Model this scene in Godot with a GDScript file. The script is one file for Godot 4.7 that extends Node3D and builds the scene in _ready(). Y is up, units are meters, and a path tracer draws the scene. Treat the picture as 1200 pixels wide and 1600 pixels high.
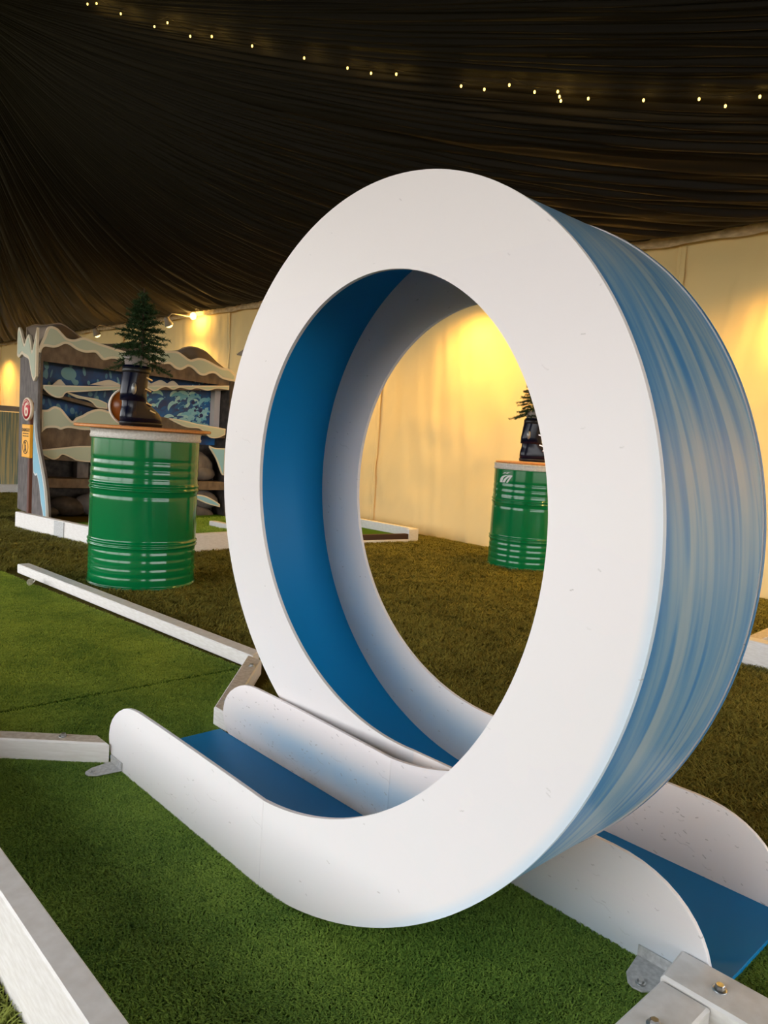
extends Node3D

# ---------------------------------------------------------------- measures
const RO := 0.6895          # outer radius of the loop
const RI := 0.5139          # radius of the hole in its cheeks
const PITCH := 0.4079       # sideways shift of the loop over one turn
const WID := 0.3376         # inner width of the ball track
const PLY := 0.009          # plywood thickness
const EAVE := 2.45
const BACK := -4.5
const APEX := Vector3(-7.18, 4.83, -0.9)

var M := {}
var taken := {}
var rng := RandomNumberGenerator.new()


func _ready() -> void:
	rng.seed = 7
	# ---- camera
	var cam := Camera3D.new()
	cam.name = "camera"
	cam.fov = 68.2913
	cam.near = 0.02
	cam.transform = Transform3D(Basis(Vector3(0.682690, 0.066044, -0.727718), Vector3(-0.112043, 0.993591, -0.014937), Vector3(0.722067, 0.091733, 0.685714)), Vector3(1.134469, 0.870000, 0.811628))
	add_child(cam)
	cam.current = true
	# ---- sky and exposure
	var env := Environment.new()
	var sky := Sky.new()
	var sm := ProceduralSkyMaterial.new()
	sm.sky_top_color = Color(0.88, 0.90, 0.93)
	sm.sky_horizon_color = Color(0.96, 0.95, 0.94)
	sm.ground_horizon_color = Color(0.62, 0.60, 0.57)
	sm.ground_bottom_color = Color(0.5, 0.48, 0.45)
	sky.sky_material = sm
	env.background_mode = Environment.BG_SKY
	env.sky = sky
	env.background_energy_multiplier = 6.9
	env.tonemap_mode = Environment.TONE_MAPPER_LINEAR
	env.tonemap_exposure = 1.0
	env.sdfgi_enabled = true
	env.ssao_enabled = true
	env.ssil_enabled = true
	var we := WorldEnvironment.new()
	we.name = "world_environment"
	we.environment = env
	add_child(we)

	materials()
	build_floor()
	build_back_wall()
	build_ceiling()
	build_other_walls()
	build_turf()
	build_loop()
	build_rails()
	build_drums()
	build_mountain()
	build_far_things()
	build_lamps()
	build_fairy_lights()


# ---------------------------------------------------------------- helpers
func numbered(called: String) -> String:
	var n: int = taken.get(called, 0)
	taken[called] = n + 1
	return called if n == 0 else "%s_%03d" % [called, n]


func mb() -> SurfaceTool:
	var st := SurfaceTool.new()
	st.begin(Mesh.PRIMITIVE_TRIANGLES)
	return st


func obj(called: String, st: SurfaceTool, m: Material, parent: Node3D = null) -> MeshInstance3D:
	st.generate_normals()
	var o := MeshInstance3D.new()
	o.mesh = st.commit()
	o.material_override = m
	if parent == null:
		o.name = numbered(called)
		add_child(o, true)
	else:
		o.name = called
		parent.add_child(o, true)
	return o


func mesh_of(st: SurfaceTool) -> ArrayMesh:
	st.generate_normals()
	return st.commit()


func thing(called: String, label: String, category: String, at := Vector3.ZERO, turn := 0.0, group := "") -> Node3D:
	var o := Node3D.new()
	o.name = numbered(called)
	add_child(o, true)
	o.position = at
	o.rotation.y = turn
	return tag(o, label, category, group)


func tag(o: Node3D, label: String, category: String, group := "", kind := "") -> Node3D:
	if label:
		o.set_meta("label", label)
	if category:
		o.set_meta("category", category)
	if group:
		o.set_meta("group", group)
	if kind:
		o.set_meta("kind", kind)
	return o


func struct(o: Node3D, label := "", category := "") -> Node3D:
	return tag(o, label, category, "", "structure")


func dup(root: Node3D, called: String, at: Vector3, turn: float, label: String) -> Node3D:
	var r: Node3D = root.duplicate()
	r.name = numbered(called)
	add_child(r, true)
	r.position = at
	r.rotation.y = turn
	r.set_meta("label", label)
	return r


func vtx(st: SurfaceTool, p: Vector3, uv := Vector2.ZERO) -> void:
	st.set_uv(uv)
	st.add_vertex(p)


func tri(st: SurfaceTool, a: Vector3, b: Vector3, c: Vector3, n: Vector3, ua := Vector2.ZERO, ub := Vector2.ZERO, uc := Vector2.ZERO) -> void:
	vtx(st, a, ua)
	if (b - a).cross(c - a).dot(n) > 0.0:
		vtx(st, c, uc)
		vtx(st, b, ub)
	else:
		vtx(st, b, ub)
		vtx(st, c, uc)


func quad(st: SurfaceTool, a: Vector3, b: Vector3, c: Vector3, d: Vector3, n: Vector3, ua := Vector2.ZERO, ub := Vector2.ZERO, uc := Vector2.ZERO, ud := Vector2.ZERO) -> void:
	tri(st, a, b, c, n, ua, ub, uc)
	tri(st, a, c, d, n, ua, uc, ud)


# a surface of nu by nv cells; f(i, j) gives the point, uvf(i, j) its uv, n(i, j) roughly outward
func grid(st: SurfaceTool, nu: int, nv: int, f: Callable, out: Callable, uvf: Callable) -> void:
	var row0: Array[Vector3] = []
	for j in nv + 1:
		row0.append(f.call(0, j))
	for i in nu:
		var row1: Array[Vector3] = []
		for j in nv + 1:
			row1.append(f.call(i + 1, j))
		for j in nv:
			quad(st, row0[j], row1[j], row1[j + 1], row0[j + 1], out.call(i, j), uvf.call(i, j), uvf.call(i + 1, j), uvf.call(i + 1, j + 1), uvf.call(i, j + 1))
		row0 = row1


func inset(poly: PackedVector2Array, b: float) -> PackedVector2Array:
	var o := PackedVector2Array()
	var n := poly.size()
	var area := 0.0
	for i in n:
		area += poly[i].cross(poly[(i + 1) % n])
	var s := 1.0 if area > 0.0 else -1.0
	for i in n:
		var d0 := (poly[i] - poly[(i + n - 1) % n]).normalized()
		var d1 := (poly[(i + 1) % n] - poly[i]).normalized()
		var n0 := Vector2(-d0.y, d0.x) * s
		var n1 := Vector2(-d1.y, d1.x) * s
		var m := (n0 + n1)
		var k := m.length_squared()
		o.append(poly[i] + (m * (2.0 / k) if k > 0.5 else n0) * b)
	return o


# a flat board: outline in the local xy plane, from z = 0 back to z = -depth, edges chamfered by b in front and behind
func board(st: SurfaceTool, poly: PackedVector2Array, depth: float, b := 0.0, xf := Transform3D(), uvx := Transform2D()) -> void:
	var idx := Geometry2D.triangulate_polygon(poly)
	var inner := inset(poly, b) if b > 0.0 else poly
	st.set_smooth_group(-1)
	var nz := xf.basis.z
	for k in range(0, idx.size(), 3):
		var p := [inner[idx[k]], inner[idx[k + 1]], inner[idx[k + 2]]]
		for z in [0.0, -depth]:
			tri(st, xf * Vector3(p[0].x, p[0].y, z), xf * Vector3(p[1].x, p[1].y, z), xf * Vector3(p[2].x, p[2].y, z), nz if z == 0.0 else -nz, uvx * p[0], uvx * p[1], uvx * p[2])
	var n := poly.size()
	var area := 0.0
	for i in n:
		area += poly[i].cross(poly[(i + 1) % n])
	var s := 1.0 if area > 0.0 else -1.0
	var rings := [[inner, 0.0], [poly, -b], [poly, -depth + b], [inner, -depth]] if b > 0.0 else [[poly, 0.0], [poly, -depth]]
	for i in n:
		var j := (i + 1) % n
		var e := poly[j] - poly[i]
		var out := xf.basis * Vector3(e.y * s, -e.x * s, 0.0)
		for r in rings.size() - 1:
			var A: PackedVector2Array = rings[r][0]
			var B: PackedVector2Array = rings[r + 1][0]
			var za: float = rings[r][1]
			var zb: float = rings[r + 1][1]
			quad(st, xf * Vector3(A[i].x, A[i].y, za), xf * Vector3(A[j].x, A[j].y, za), xf * Vector3(B[j].x, B[j].y, zb), xf * Vector3(B[i].x, B[i].y, zb), out, uvx * A[i], uvx * A[j], uvx * B[j], uvx * B[i])


# a board lying flat: outline in x and z, from y0 up to y1
func slab(st: SurfaceTool, poly: PackedVector2Array, y0: float, y1: float, b := 0.0) -> void:
	var q := PackedVector2Array()
	for p in poly:
		q.append(Vector2(p.x, -p.y))
	board(st, q, y1 - y0, b, Transform3D(Basis(Vector3.RIGHT, Vector3.FORWARD, Vector3.UP), Vector3(0, y1, 0)))


func box(st: SurfaceTool, c: Vector3, size: Vector3, b := 0.0, basis := Basis()) -> void:
	var h := size / 2.0
	board(st, PackedVector2Array([Vector2(-h.x, -h.y), Vector2(h.x, -h.y), Vector2(h.x, h.y), Vector2(-h.x, h.y)]), size.z, b, Transform3D(basis, c + basis * Vector3(0, 0, h.z)))


# prof: radius and height, bottom to top
func lathe(st: SurfaceTool, prof: PackedVector2Array, segs: int, xf := Transform3D(), smooth := true) -> void:
	st.set_smooth_group(1 if smooth else -1)
	for i in segs:
		var a0 := TAU * i / segs
		var a1 := TAU * (i + 1) / segs
		var d0 := Vector3(cos(a0), 0, sin(a0))
		var d1 := Vector3(cos(a1), 0, sin(a1))
		for k in prof.size() - 1:
			var p := prof[k]
			var q := prof[k + 1]
			var e := q - p
			var out := xf.basis * ((d0 + d1) * e.y + Vector3.UP * -2.0 * e.x)
			var A := xf * (d0 * p.x + Vector3.UP * p.y)
			var B := xf * (d1 * p.x + Vector3.UP * p.y)
			var C := xf * (d1 * q.x + Vector3.UP * q.y)
			var D := xf * (d0 * q.x + Vector3.UP * q.y)
			var u0 := float(i) / segs
			var u1 := float(i + 1) / segs
			if p.x > 1e-5:
				tri(st, A, B, C, out, Vector2(u0, p.y), Vector2(u1, p.y), Vector2(u1, q.y))
			if q.x > 1e-5:
				tri(st, A, C, D, out, Vector2(u0, p.y), Vector2(u1, q.y), Vector2(u0, q.y))


func tube(st: SurfaceTool, pts: PackedVector3Array, r: float, segs := 6) -> void:
	st.set_smooth_group(1)
	var rings: Array = []
	for i in pts.size():
		var d := (pts[mini(i + 1, pts.size() - 1)] - pts[maxi(i - 1, 0)]).normalized()
		var a := d.cross(Vector3.UP if absf(d.y) < 0.9 else Vector3.RIGHT).normalized()
		var b := d.cross(a)
		var ring: Array[Vector3] = []
		for k in segs:
			ring.append(pts[i] + (a * cos(TAU * k / segs) + b * sin(TAU * k / segs)) * r)
		rings.append(ring)
	for i in pts.size() - 1:
		for k in segs:
			var l := (k + 1) % segs
			quad(st, rings[i][k], rings[i][l], rings[i + 1][l], rings[i + 1][k], rings[i][k] + rings[i][l] - pts[i] * 2.0)
	for e in [0, pts.size() - 1]:
		for k in range(1, segs - 1):
			tri(st, rings[e][0], rings[e][k], rings[e][k + 1], (pts[e] - pts[1 if e == 0 else e - 1]))


func ellipsoid(st: SurfaceTool, c: Vector3, r: Vector3, segs := 12, basis := Basis()) -> void:
	var prof := PackedVector2Array()
	var n := segs / 2
	for k in n + 1:
		var a := -PI / 2 + PI * k / n
		prof.append(Vector2(maxf(cos(a), 0.0) if k > 0 and k < n else 0.0, sin(a)))
	lathe(st, prof, segs, Transform3D(basis * Basis.from_scale(r), c))


# closed tube through superelliptic rings: each ring is [centre, half x, half z, exponent]; x and z are local
func loft(st: SurfaceTool, rings: Array, segs := 28) -> void:
	st.set_smooth_group(1)
	var pts: Array = []
	for r in rings:
		var ring: Array[Vector3] = []
		var e: float = 2.0 / r[3]
		for k in segs:
			var a := TAU * k / segs
			var c := cos(a)
			var s := sin(a)
			ring.append(r[0] + Vector3(signf(c) * pow(absf(c), e) * r[1], 0.0, signf(s) * pow(absf(s), e) * r[2]))
		pts.append(ring)
	for i in pts.size() - 1:
		for k in segs:
			var l := (k + 1) % segs
			quad(st, pts[i][k], pts[i][l], pts[i + 1][l], pts[i + 1][k], pts[i][k] - rings[i][0])
	for e in [0, pts.size() - 1]:
		var up := Vector3.DOWN if e == 0 else Vector3.UP
		for k in segs:
			tri(st, rings[e][0], pts[e][k], pts[e][(k + 1) % segs], up)


func V(flat: Array) -> PackedVector2Array:
	var o := PackedVector2Array()
	for i in range(0, flat.size(), 2):
		o.append(Vector2(flat[i], flat[i + 1]))
	return o


func hex_bolt(parent: Node3D, at: Vector3, s := 1.0) -> void:
	var st := mb()
	lathe(st, V([0.0, 0.0, 0.0115, 0.0, 0.0115, 0.0015, 0.0085, 0.0022, 0.0, 0.0022]), 18, Transform3D(Basis.from_scale(Vector3.ONE * s), at))
	lathe(st, V([0.0075, 0.002, 0.0075, 0.0075, 0.0062, 0.0088, 0.0, 0.0088]), 6, Transform3D(Basis.from_scale(Vector3.ONE * s).rotated(Vector3.UP, at.x * 40.0), at), false)
	obj("bolt", st, M.zinc, parent)


# ---------------------------------------------------------------- materials
func mat(c: Color, rough := 0.6, metal := 0.0, spec := 0.5) -> StandardMaterial3D:
	var m := StandardMaterial3D.new()
	m.albedo_color = c
	m.roughness = rough
	m.metallic = metal
	m.metallic_specular = spec
	return m


func rgb8(r: float, g: float, b: float) -> Color:
	return Color(r / 255.0, g / 255.0, b / 255.0)


func grain(c0: Color, c1: Color, freq: float, scale: Vector3, rough: float, seed_ := 1, size := 512) -> StandardMaterial3D:
	var m := mat(Color.WHITE, rough)
	var n := FastNoiseLite.new()
	n.seed = seed_
	n.frequency = freq
	n.fractal_octaves = 4
	var t := NoiseTexture2D.new()
	t.width = size
	t.height = size
	t.seamless = true
	t.noise = n
	var g := Gradient.new()
	g.set_color(0, c0)
	g.set_color(1, c1)
	t.color_ramp = g
	m.albedo_texture = t
	m.uv1_triplanar = true
	m.uv1_scale = scale
	return m


# white paint of a cheek of the loop, one texel about 1.4 mm: the ring below, its straight side panels in the strip above
func cheek_paint(inside: bool, many: int, force: float) -> StandardMaterial3D:
	var w := 1024
	var h := 1166
	var im := Image.create(w, h, false, Image.FORMAT_RGB8)
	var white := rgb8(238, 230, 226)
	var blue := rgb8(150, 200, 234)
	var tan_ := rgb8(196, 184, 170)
	var n := FastNoiseLite.new()
	n.seed = 23
	n.frequency = 0.012
	for i in w:
		for j in h:
			var x := 1.44 * (i + 0.5) / w - 0.72
			var y := 1.64 - 1.64 * (j + 0.5) / h
			var k := 0.0
			var soil := 0.0
			var wob := n.get_noise_2d(i, j)
			if y > 1.42:
				var q := y - 1.44
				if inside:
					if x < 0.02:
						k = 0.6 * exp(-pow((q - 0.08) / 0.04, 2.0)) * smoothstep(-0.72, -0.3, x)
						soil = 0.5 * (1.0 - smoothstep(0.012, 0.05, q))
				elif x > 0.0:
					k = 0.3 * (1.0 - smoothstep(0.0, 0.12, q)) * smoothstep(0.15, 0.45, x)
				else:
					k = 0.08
			else:
				var p := Vector2(x, y - RO)
				var r := p.length()
				var a := fposmod(atan2(p.x, -p.y), TAU)
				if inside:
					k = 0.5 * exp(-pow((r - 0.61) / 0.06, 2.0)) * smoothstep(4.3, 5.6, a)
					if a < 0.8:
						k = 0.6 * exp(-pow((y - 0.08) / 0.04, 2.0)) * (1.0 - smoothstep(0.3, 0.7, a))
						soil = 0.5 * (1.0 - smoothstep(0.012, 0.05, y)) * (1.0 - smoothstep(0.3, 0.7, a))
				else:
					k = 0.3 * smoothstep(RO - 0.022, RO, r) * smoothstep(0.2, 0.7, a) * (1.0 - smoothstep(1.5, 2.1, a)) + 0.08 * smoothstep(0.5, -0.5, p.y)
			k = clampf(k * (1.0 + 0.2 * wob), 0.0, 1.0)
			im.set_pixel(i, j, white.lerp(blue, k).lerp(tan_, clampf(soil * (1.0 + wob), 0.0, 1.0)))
	var r := RandomNumberGenerator.new()
	r.seed = 11
	for k in many:
		var x := r.randf() * w
		var y := r.randf() * h if k % 3 else r.randf() * 150.0
		var a := r.randf_range(-0.7, 0.5)
		var l := r.randf_range(2, 7) if k > 30 else r.randf_range(10, 40)
		var dark := r.randf_range(0.05, 0.35) * force if k > 30 else 0.08 * force
		for s in int(l * 2):
			var px := int(x + cos(a) * s * 0.5)
			var py := int(y + sin(a) * s * 0.5 + sin(s * 0.12) * 1.5)
			if px >= 0 and py >= 0 and px < w and py < h:
				im.set_pixel(px, py, im.get_pixel(px, py).lerp(rgb8(112, 102, 92), dark))
	var m := mat(Color.WHITE, 0.42)
	m.albedo_texture = ImageTexture.create_from_image(im)
	return m


# where a point of a cheek lies in that paint
func cheek_uv(x: float, y: float) -> Vector2:
	return Vector2((x + 0.72) / 1.44, 1.0 - y / 1.64)


func streaked_blue() -> StandardMaterial3D:
	var w := 1536
	var h := 256
	var im := Image.create(w, h, false, Image.FORMAT_RGB8)
	var n := FastNoiseLite.new()
	n.seed = 5
	n.frequency = 1.0
	n.fractal_octaves = 3
	var n2 := FastNoiseLite.new()
	n2.seed = 9
	n2.frequency = 1.0
	n2.fractal_octaves = 2
	var pale := rgb8(150, 170, 178)
	var mid := rgb8(108, 150, 178)
	var deep := rgb8(58, 124, 178)
	for i in w:
		for j in h:
			var u := float(i) / w
			var v := float(j) / h
			var skew := v + 0.10 * sin(u * 23.0)
			var a := n.get_noise_2d(u * 5.0, skew * 4.0)
			var b := n2.get_noise_2d(u * 7.0 + 40.0, skew * 8.0)
			var c := mid.lerp(pale, clampf(0.45 + a * 1.5, 0.0, 1.0))
			c = c.lerp(deep, clampf(b * 2.0 - 0.25, 0.0, 0.65))
			var d := n2.get_noise_2d(u * 6.0, skew * 15.0 + 70.0)
			c = c.lerp(deep if d > 0.0 else pale, clampf(absf(d) * 1.1 - 0.14, 0.0, 0.3))
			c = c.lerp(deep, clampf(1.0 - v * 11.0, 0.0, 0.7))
			im.set_pixel(i, j, c)
	var m := mat(Color.WHITE, 0.36)
	m.albedo_texture = ImageTexture.create_from_image(im)
	return m


func daub(im: Image, cx: float, cy: float, rx: float, ry: float, ang: float, c: Color) -> void:
	var r := maxf(rx, ry)
	for x in range(maxi(0, int(cx - r)), mini(im.get_width(), int(cx + r) + 1)):
		for y in range(maxi(0, int(cy - r)), mini(im.get_height(), int(cy + r) + 1)):
			var d := Vector2(x - cx, y - cy).rotated(-ang)
			if d.x * d.x / (rx * rx) + d.y * d.y / (ry * ry) < 1.0:
				im.set_pixel(x, y, c)


func mural() -> StandardMaterial3D:
	var w := 1100
	var h := 420
	var im := Image.create(w, h, false, Image.FORMAT_RGB8)
	var n := FastNoiseLite.new()
	n.seed = 3
	n.frequency = 0.008
	for i in w:
		for j in h:
			var k := clampf(0.5 + n.get_noise_2d(i, j) * 1.2, 0, 1)
			im.set_pixel(i, j, rgb8(58, 70, 106).lerp(rgb8(34, 112, 176), k * clampf(0.35 + float(j) / h, 0, 1)))
	var r := RandomNumberGenerator.new()
	r.seed = 21
	var teal := rgb8(132, 180, 182)
	# falling drops and drips on the left
	for k in 70:
		var x := r.randf() * 560
		var y := r.randf() * h
		daub(im, x, y, r.randf_range(4, 13), r.randf_range(10, 26), r.randf_range(-0.4, 0.4), rgb8(84, 128, 160).lerp(teal, r.randf()))
	daub(im, 175, 80, 40, 34, 0.2, teal)
	daub(im, 200, 112, 12, 30, -0.5, teal)
	# breaking wave on the right: arcs of foam over blue
	for k in 100:
		var cx := r.randf_range(450, 1010)
		var cy := r.randf_range(140, 410)
		var rad := r.randf_range(14, 52)
		var a0 := r.randf_range(2.6, 4.2)
		var col := rgb8(104, 180, 198).lerp(rgb8(190, 226, 214), r.randf())
		for q in 22:
			var a := a0 + q * 0.085
			var th := 9.0 * sin(PI * (q + 1) / 24.0) + 2.0
			daub(im, cx + cos(a) * rad, cy + sin(a) * rad, th, th, 0, col)
		daub(im, cx, cy + rad * 0.4, rad * 0.45, rad * 0.2, -0.6, rgb8(40, 96, 146))
	for k in 60:
		var s := r.randf_range(3, 12)
		daub(im, r.randf_range(880, 1090), r.randf_range(10, 260), s, s, 0, rgb8(20, 110, 172) if k % 2 else rgb8(40, 46, 90))
	for k in 40:
		var s := r.randf_range(2, 5)
		daub(im, r.randf_range(700, 1000), r.randf_range(10, 200), s, s, 0, rgb8(150, 200, 205))
	var m := mat(Color.WHITE, 0.6)
	m.albedo_texture = ImageTexture.create_from_image(im)
	return m


func cascade() -> StandardMaterial3D:
	var im := Image.create(256, 256, false, Image.FORMAT_RGB8)
	var n := FastNoiseLite.new()
	n.seed = 14
	n.frequency = 1.0
	for i in 256:
		for j in 256:
			var k := n.get_noise_2d(i * 0.14, j * 0.004)
			im.set_pixel(i, j, rgb8(206, 184, 128).lerp(rgb8(128, 142, 126), clampf(0.5 + k * 2.2, 0, 1)))
	var m := mat(Color.WHITE, 0.6)
	m.albedo_texture = ImageTexture.create_from_image(im)
	return m


func materials() -> void:
	M.white = cheek_paint(false, 260, 0.6)
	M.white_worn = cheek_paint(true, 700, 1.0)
	M.skin = streaked_blue()
	M.mural = mural()
	M.cascade = cascade()
	M.track = mat(rgb8(4, 128, 188), 0.45, 0.0, 0.32)
	M.edge = mat(rgb8(140, 185, 215), 0.5)
	M.rail = grain(rgb8(220, 214, 206), rgb8(238, 234, 229), 0.015, Vector3(3, 12, 3), 0.5, 4)
	M.rail_worn = grain(rgb8(186, 170, 150), rgb8(222, 212, 198), 0.02, Vector3(5, 12, 5), 0.55, 6)
	M.zinc = mat(rgb8(190, 190, 188), 0.3, 1.0)
	M.galv = grain(rgb8(172, 172, 170), rgb8(214, 214, 212), 0.05, Vector3(6, 6, 6), 0.45, 8, 256)
	M.galv.metallic = 0.25
	M.turf_base = mat(rgb8(74, 66, 26), 0.95, 0.0, 0.1)
	M.lane_base = mat(rgb8(70, 104, 34), 0.95, 0.0, 0.1)
	M.seam = mat(rgb8(24, 26, 16), 0.95, 0.0, 0.1)
	M.blade = mat(Color.WHITE, 0.7, 0.0, 0.3)
	M.blade.vertex_color_use_as_albedo = true
	M.blade.backlight_enabled = true
	M.blade.backlight = Color(0.25, 0.25, 0.25)
	M.wall = mat(rgb8(250, 223, 162), 0.8, 0.0, 0.2)
	M.wall_band = grain(rgb8(190, 160, 120), rgb8(238, 212, 166), 0.03, Vector3(1.5, 4, 1.5), 0.8, 12, 256)
	M.ceiling = mat(rgb8(29, 24, 21), 0.6, 0.0, 0.4)
	M.green = mat(rgb8(2, 108, 56), 0.13)
	M.lid = grain(rgb8(176, 170, 160), rgb8(226, 222, 214), 0.04, Vector3(6, 6, 6), 0.5, 15, 256)
	M.table = grain(rgb8(188, 112, 54), rgb8(228, 158, 92), 0.02, Vector3(2, 14, 8), 0.45, 16)
	M.boot = mat(rgb8(9, 13, 34), 0.2, 0.0, 0.35)
	M.boot_dark = mat(rgb8(18, 17, 20), 0.4)
	M.liner = mat(rgb8(150, 140, 134), 0.7)
	M.buckle = mat(rgb8(190, 190, 195), 0.25, 0.9)
	M.badge = mat(rgb8(150, 150, 148), 0.35, 0.5)
	M.needles = mat(rgb8(44, 66, 36), 0.6, 0.0, 0.3)
	M.bark = mat(rgb8(66, 46, 30), 0.8)
	M.disc = mat(rgb8(158, 84, 22), 0.3)
	M.disc_rim = mat(rgb8(228, 214, 196), 0.5)
	M.rock = grain(rgb8(82, 76, 74), rgb8(128, 120, 116), 0.012, Vector3(2, 1, 2), 0.7, 17)
	M.brown = grain(rgb8(88, 70, 52), rgb8(126, 104, 80), 0.012, Vector3(2, 1, 2), 0.7, 18)
	M.roof = grain(rgb8(128, 112, 96), rgb8(160, 144, 126), 0.01, Vector3(1, 1, 1), 0.7, 19, 256)
	M.cave = grain(rgb8(38, 32, 28), rgb8(84, 74, 66), 0.012, Vector3(2, 2, 2), 0.75, 20)
	M.snow = mat(rgb8(222, 208, 180), 0.6)
	M.snow_tint = mat(rgb8(184, 192, 168), 0.6)
	M.snow_white = mat(rgb8(214, 216, 214), 0.6)
	M.snow_blue = mat(rgb8(140, 190, 208), 0.6)
	M.pink_white = mat(rgb8(222, 206, 196), 0.6)
	M.red = mat(rgb8(196, 44, 52), 0.5)
	M.cream = mat(rgb8(236, 214, 190), 0.6)
	M.yellow = mat(rgb8(246, 172, 14), 0.5)
	M.ink = mat(rgb8(50, 34, 10), 0.6)
	M.pole = mat(rgb8(96, 54, 40), 0.6)
	M.dark_board = mat(rgb8(66, 42, 26), 0.7)
	M.pond = mat(rgb8(60, 120, 160), 0.4)
	M.alu = mat(rgb8(200, 200, 200), 0.4, 0.4)
	M.wire = mat(rgb8(36, 30, 22), 0.5)
	M.housing = mat(rgb8(150, 140, 126), 0.5)
	M.leaf = mat(rgb8(214, 206, 190), 0.7)
	M.lens = mat(Color.WHITE, 0.4)
	M.lens.emission_enabled = true
	M.lens.emission = rgb8(255, 226, 150)
	M.lens.emission_energy_multiplier = 3.0
	M.fairy = mat(Color.WHITE, 0.3)
	M.fairy.emission_enabled = true
	M.fairy.emission = rgb8(255, 205, 96)
	M.fairy.emission_energy_multiplier = 5.0


# ---------------------------------------------------------------- the tent
func build_floor() -> void:
	var st := mb()
	slab(st, V([-19.3, -4.8, 14, -4.8, 14, 14, -19.3, 14]), -0.2, -0.004)
	struct(obj("floor", st, M.turf_base))


func build_back_wall() -> void:
	var wall := Node3D.new()
	wall.name = "wall_back"
	add_child(wall)
	struct(wall)
	var st := mb()
	box(st, Vector3(-7.25, 1.3, BACK - 0.16), Vector3(24.1, 2.6, 0.1))
	obj("outer_sheet", st, M.wall, wall)
	var n := FastNoiseLite.new()
	n.seed = 31
	n.frequency = 1.0
	n.fractal_octaves = 3
	var x := -19.1
	var k := 0
	for x1 in [-17.0, -13.9, -10.8, -7.62, -4.65, -1.55, 1.5, 4.7]:
		var p := mb()
		p.set_smooth_group(1)
		var nx := int((x1 - x) / 0.03)
		var x0 := x
		var wx: float = x1 - x + 0.06
		var lean := rng.randf_range(-0.5, 0.5)
		var f := func(i: int, j: int) -> Vector3:
			var px := x0 + wx * i / nx
			var py := 0.0 + EAVE * j / 30.0
			var fold := n.get_noise_2d(px * 7.0 + py * lean * 3.0, py * 0.5) * 0.013
			fold += n.get_noise_2d((px + py * 0.8) * 2.2, (py - px * 0.6) * 7.0) * 0.013 * (1.0 - py / EAVE * 0.5)
			fold += n.get_noise_2d(px * 1.3, py * 0.8) * 0.03 * sin(PI * py / EAVE)
			var u := float(i) / nx
			var hem := 0.016 * smoothstep(0.985, 0.992, u) + 0.010 * (1.0 - smoothstep(0.0, 0.012, u))
			return Vector3(px, py, BACK + 0.01 + fold + hem)
		grid(p, nx, 30, f, func(_i, _j): return Vector3.BACK, func(i, j): return Vector2(i, j))
		obj("cloth_panel", p, M.wall, wall)
		x = x1
		k += 1
	var b := mb()
	b.set_smooth_group(1)
	grid(b, 400, 3, func(i, j): return Vector3(-19.1 + 23.8 * i / 400.0, 2.405 + 0.028 * j + 0.006 * sin(i * 0.7) * (1 if j == 0 else 0), BACK + 0.075 + 0.006 * sin(i * 1.3 + j)), func(_i, _j): return Vector3.BACK, func(i, j): return Vector2(i, j))
	struct(obj("trim_1", b, M.wall_band))


func ceil_y(t: float, end_y: float) -> float:
	return lerpf(APEX.y, end_y, t) - 0.564 * 4.0 * t * (1.0 - t)


func build_ceiling() -> void:
	var n := FastNoiseLite.new()
	n.seed = 41
	n.frequency = 1.0
	n.fractal_octaves = 2
	# the gathered side of the lining between the apex and the eave of the back wall
	var cols: Array = []
	var x := -19.2
	var r := RandomNumberGenerator.new()
	r.seed = 77
	while x < 8.0:
		var w := r.randf_range(0.03, 0.11) if r.randf() < 0.85 else r.randf_range(0.12, 0.2)
		if x < -7.0:
			w *= lerpf(1.3, 3.2, clampf((-7.0 - x) / 6.0, 0.0, 1.0))
		if x > -3.5:
			w *= lerpf(1.2, 2.2, clampf((x + 3.5) / 4.0, 0.0, 1.0))
		var dep := minf(w * r.randf_range(0.35, 0.75), 0.075)
		for q in 6:
			var s := q / 6.0
			cols.append([x + w * s, dep * pow(sin(PI * s), 0.7)])
		x += w
	var rows := 40
	var st := mb()
	st.set_smooth_group(1)
	var f := func(i: int, j: int) -> Vector3:
		var t := 0.012 + 0.988 * pow(float(j) / rows, 1.15)
		var xe: float = cols[i][0] + 0.06 * n.get_noise_2d(cols[i][0] * 0.9, t * 3.0) * (1.0 - t)
		var y: float = ceil_y(t, EAVE + 0.03) - cols[i][1] * (0.25 + 0.95 * t) * (1.0 - 0.8 * smoothstep(0.94, 1.0, t)) * (0.75 + 0.5 * n.get_noise_2d(cols[i][0] * 5.0, t * 5.0))
		return Vector3(lerpf(APEX.x, xe, t), y, lerpf(APEX.z, BACK + 0.06, t))
	grid(st, cols.size() - 1, rows, f, func(_i, _j): return Vector3.DOWN, func(i, j): return Vector2(i, j))
	var lining := Node3D.new()
	lining.name = "ceiling"
	add_child(lining)
	struct(lining)
	obj("gathered_lining", st, M.ceiling, lining)
	# the other three sides, and a roof sheet above all
	var o := mb()
	o.set_smooth_group(-1)
	var c := [Vector3(-19.2, 2.45, BACK), Vector3(-19.2, 2.8, 4.2), Vector3(8.0, 2.8, 4.2), Vector3(8.0, 2.45, BACK)]
	for i in 3:
		tri(o, APEX, c[i], c[i + 1], Vector3.DOWN)
	obj("lining", o, M.ceiling, lining)
	var t := mb()
	t.set_smooth_group(-1)
	var up := Vector3(0, 0.3, 0)
	c[0].z = BACK - 0.2
	c[3].z = BACK - 0.2
	for i in 4:
		tri(t, APEX + up, c[i] + up * 0.6, c[(i + 1) % 4] + up * 0.6, Vector3.UP)
	obj("roof_sheet", t, M.wall, lining)


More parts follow.
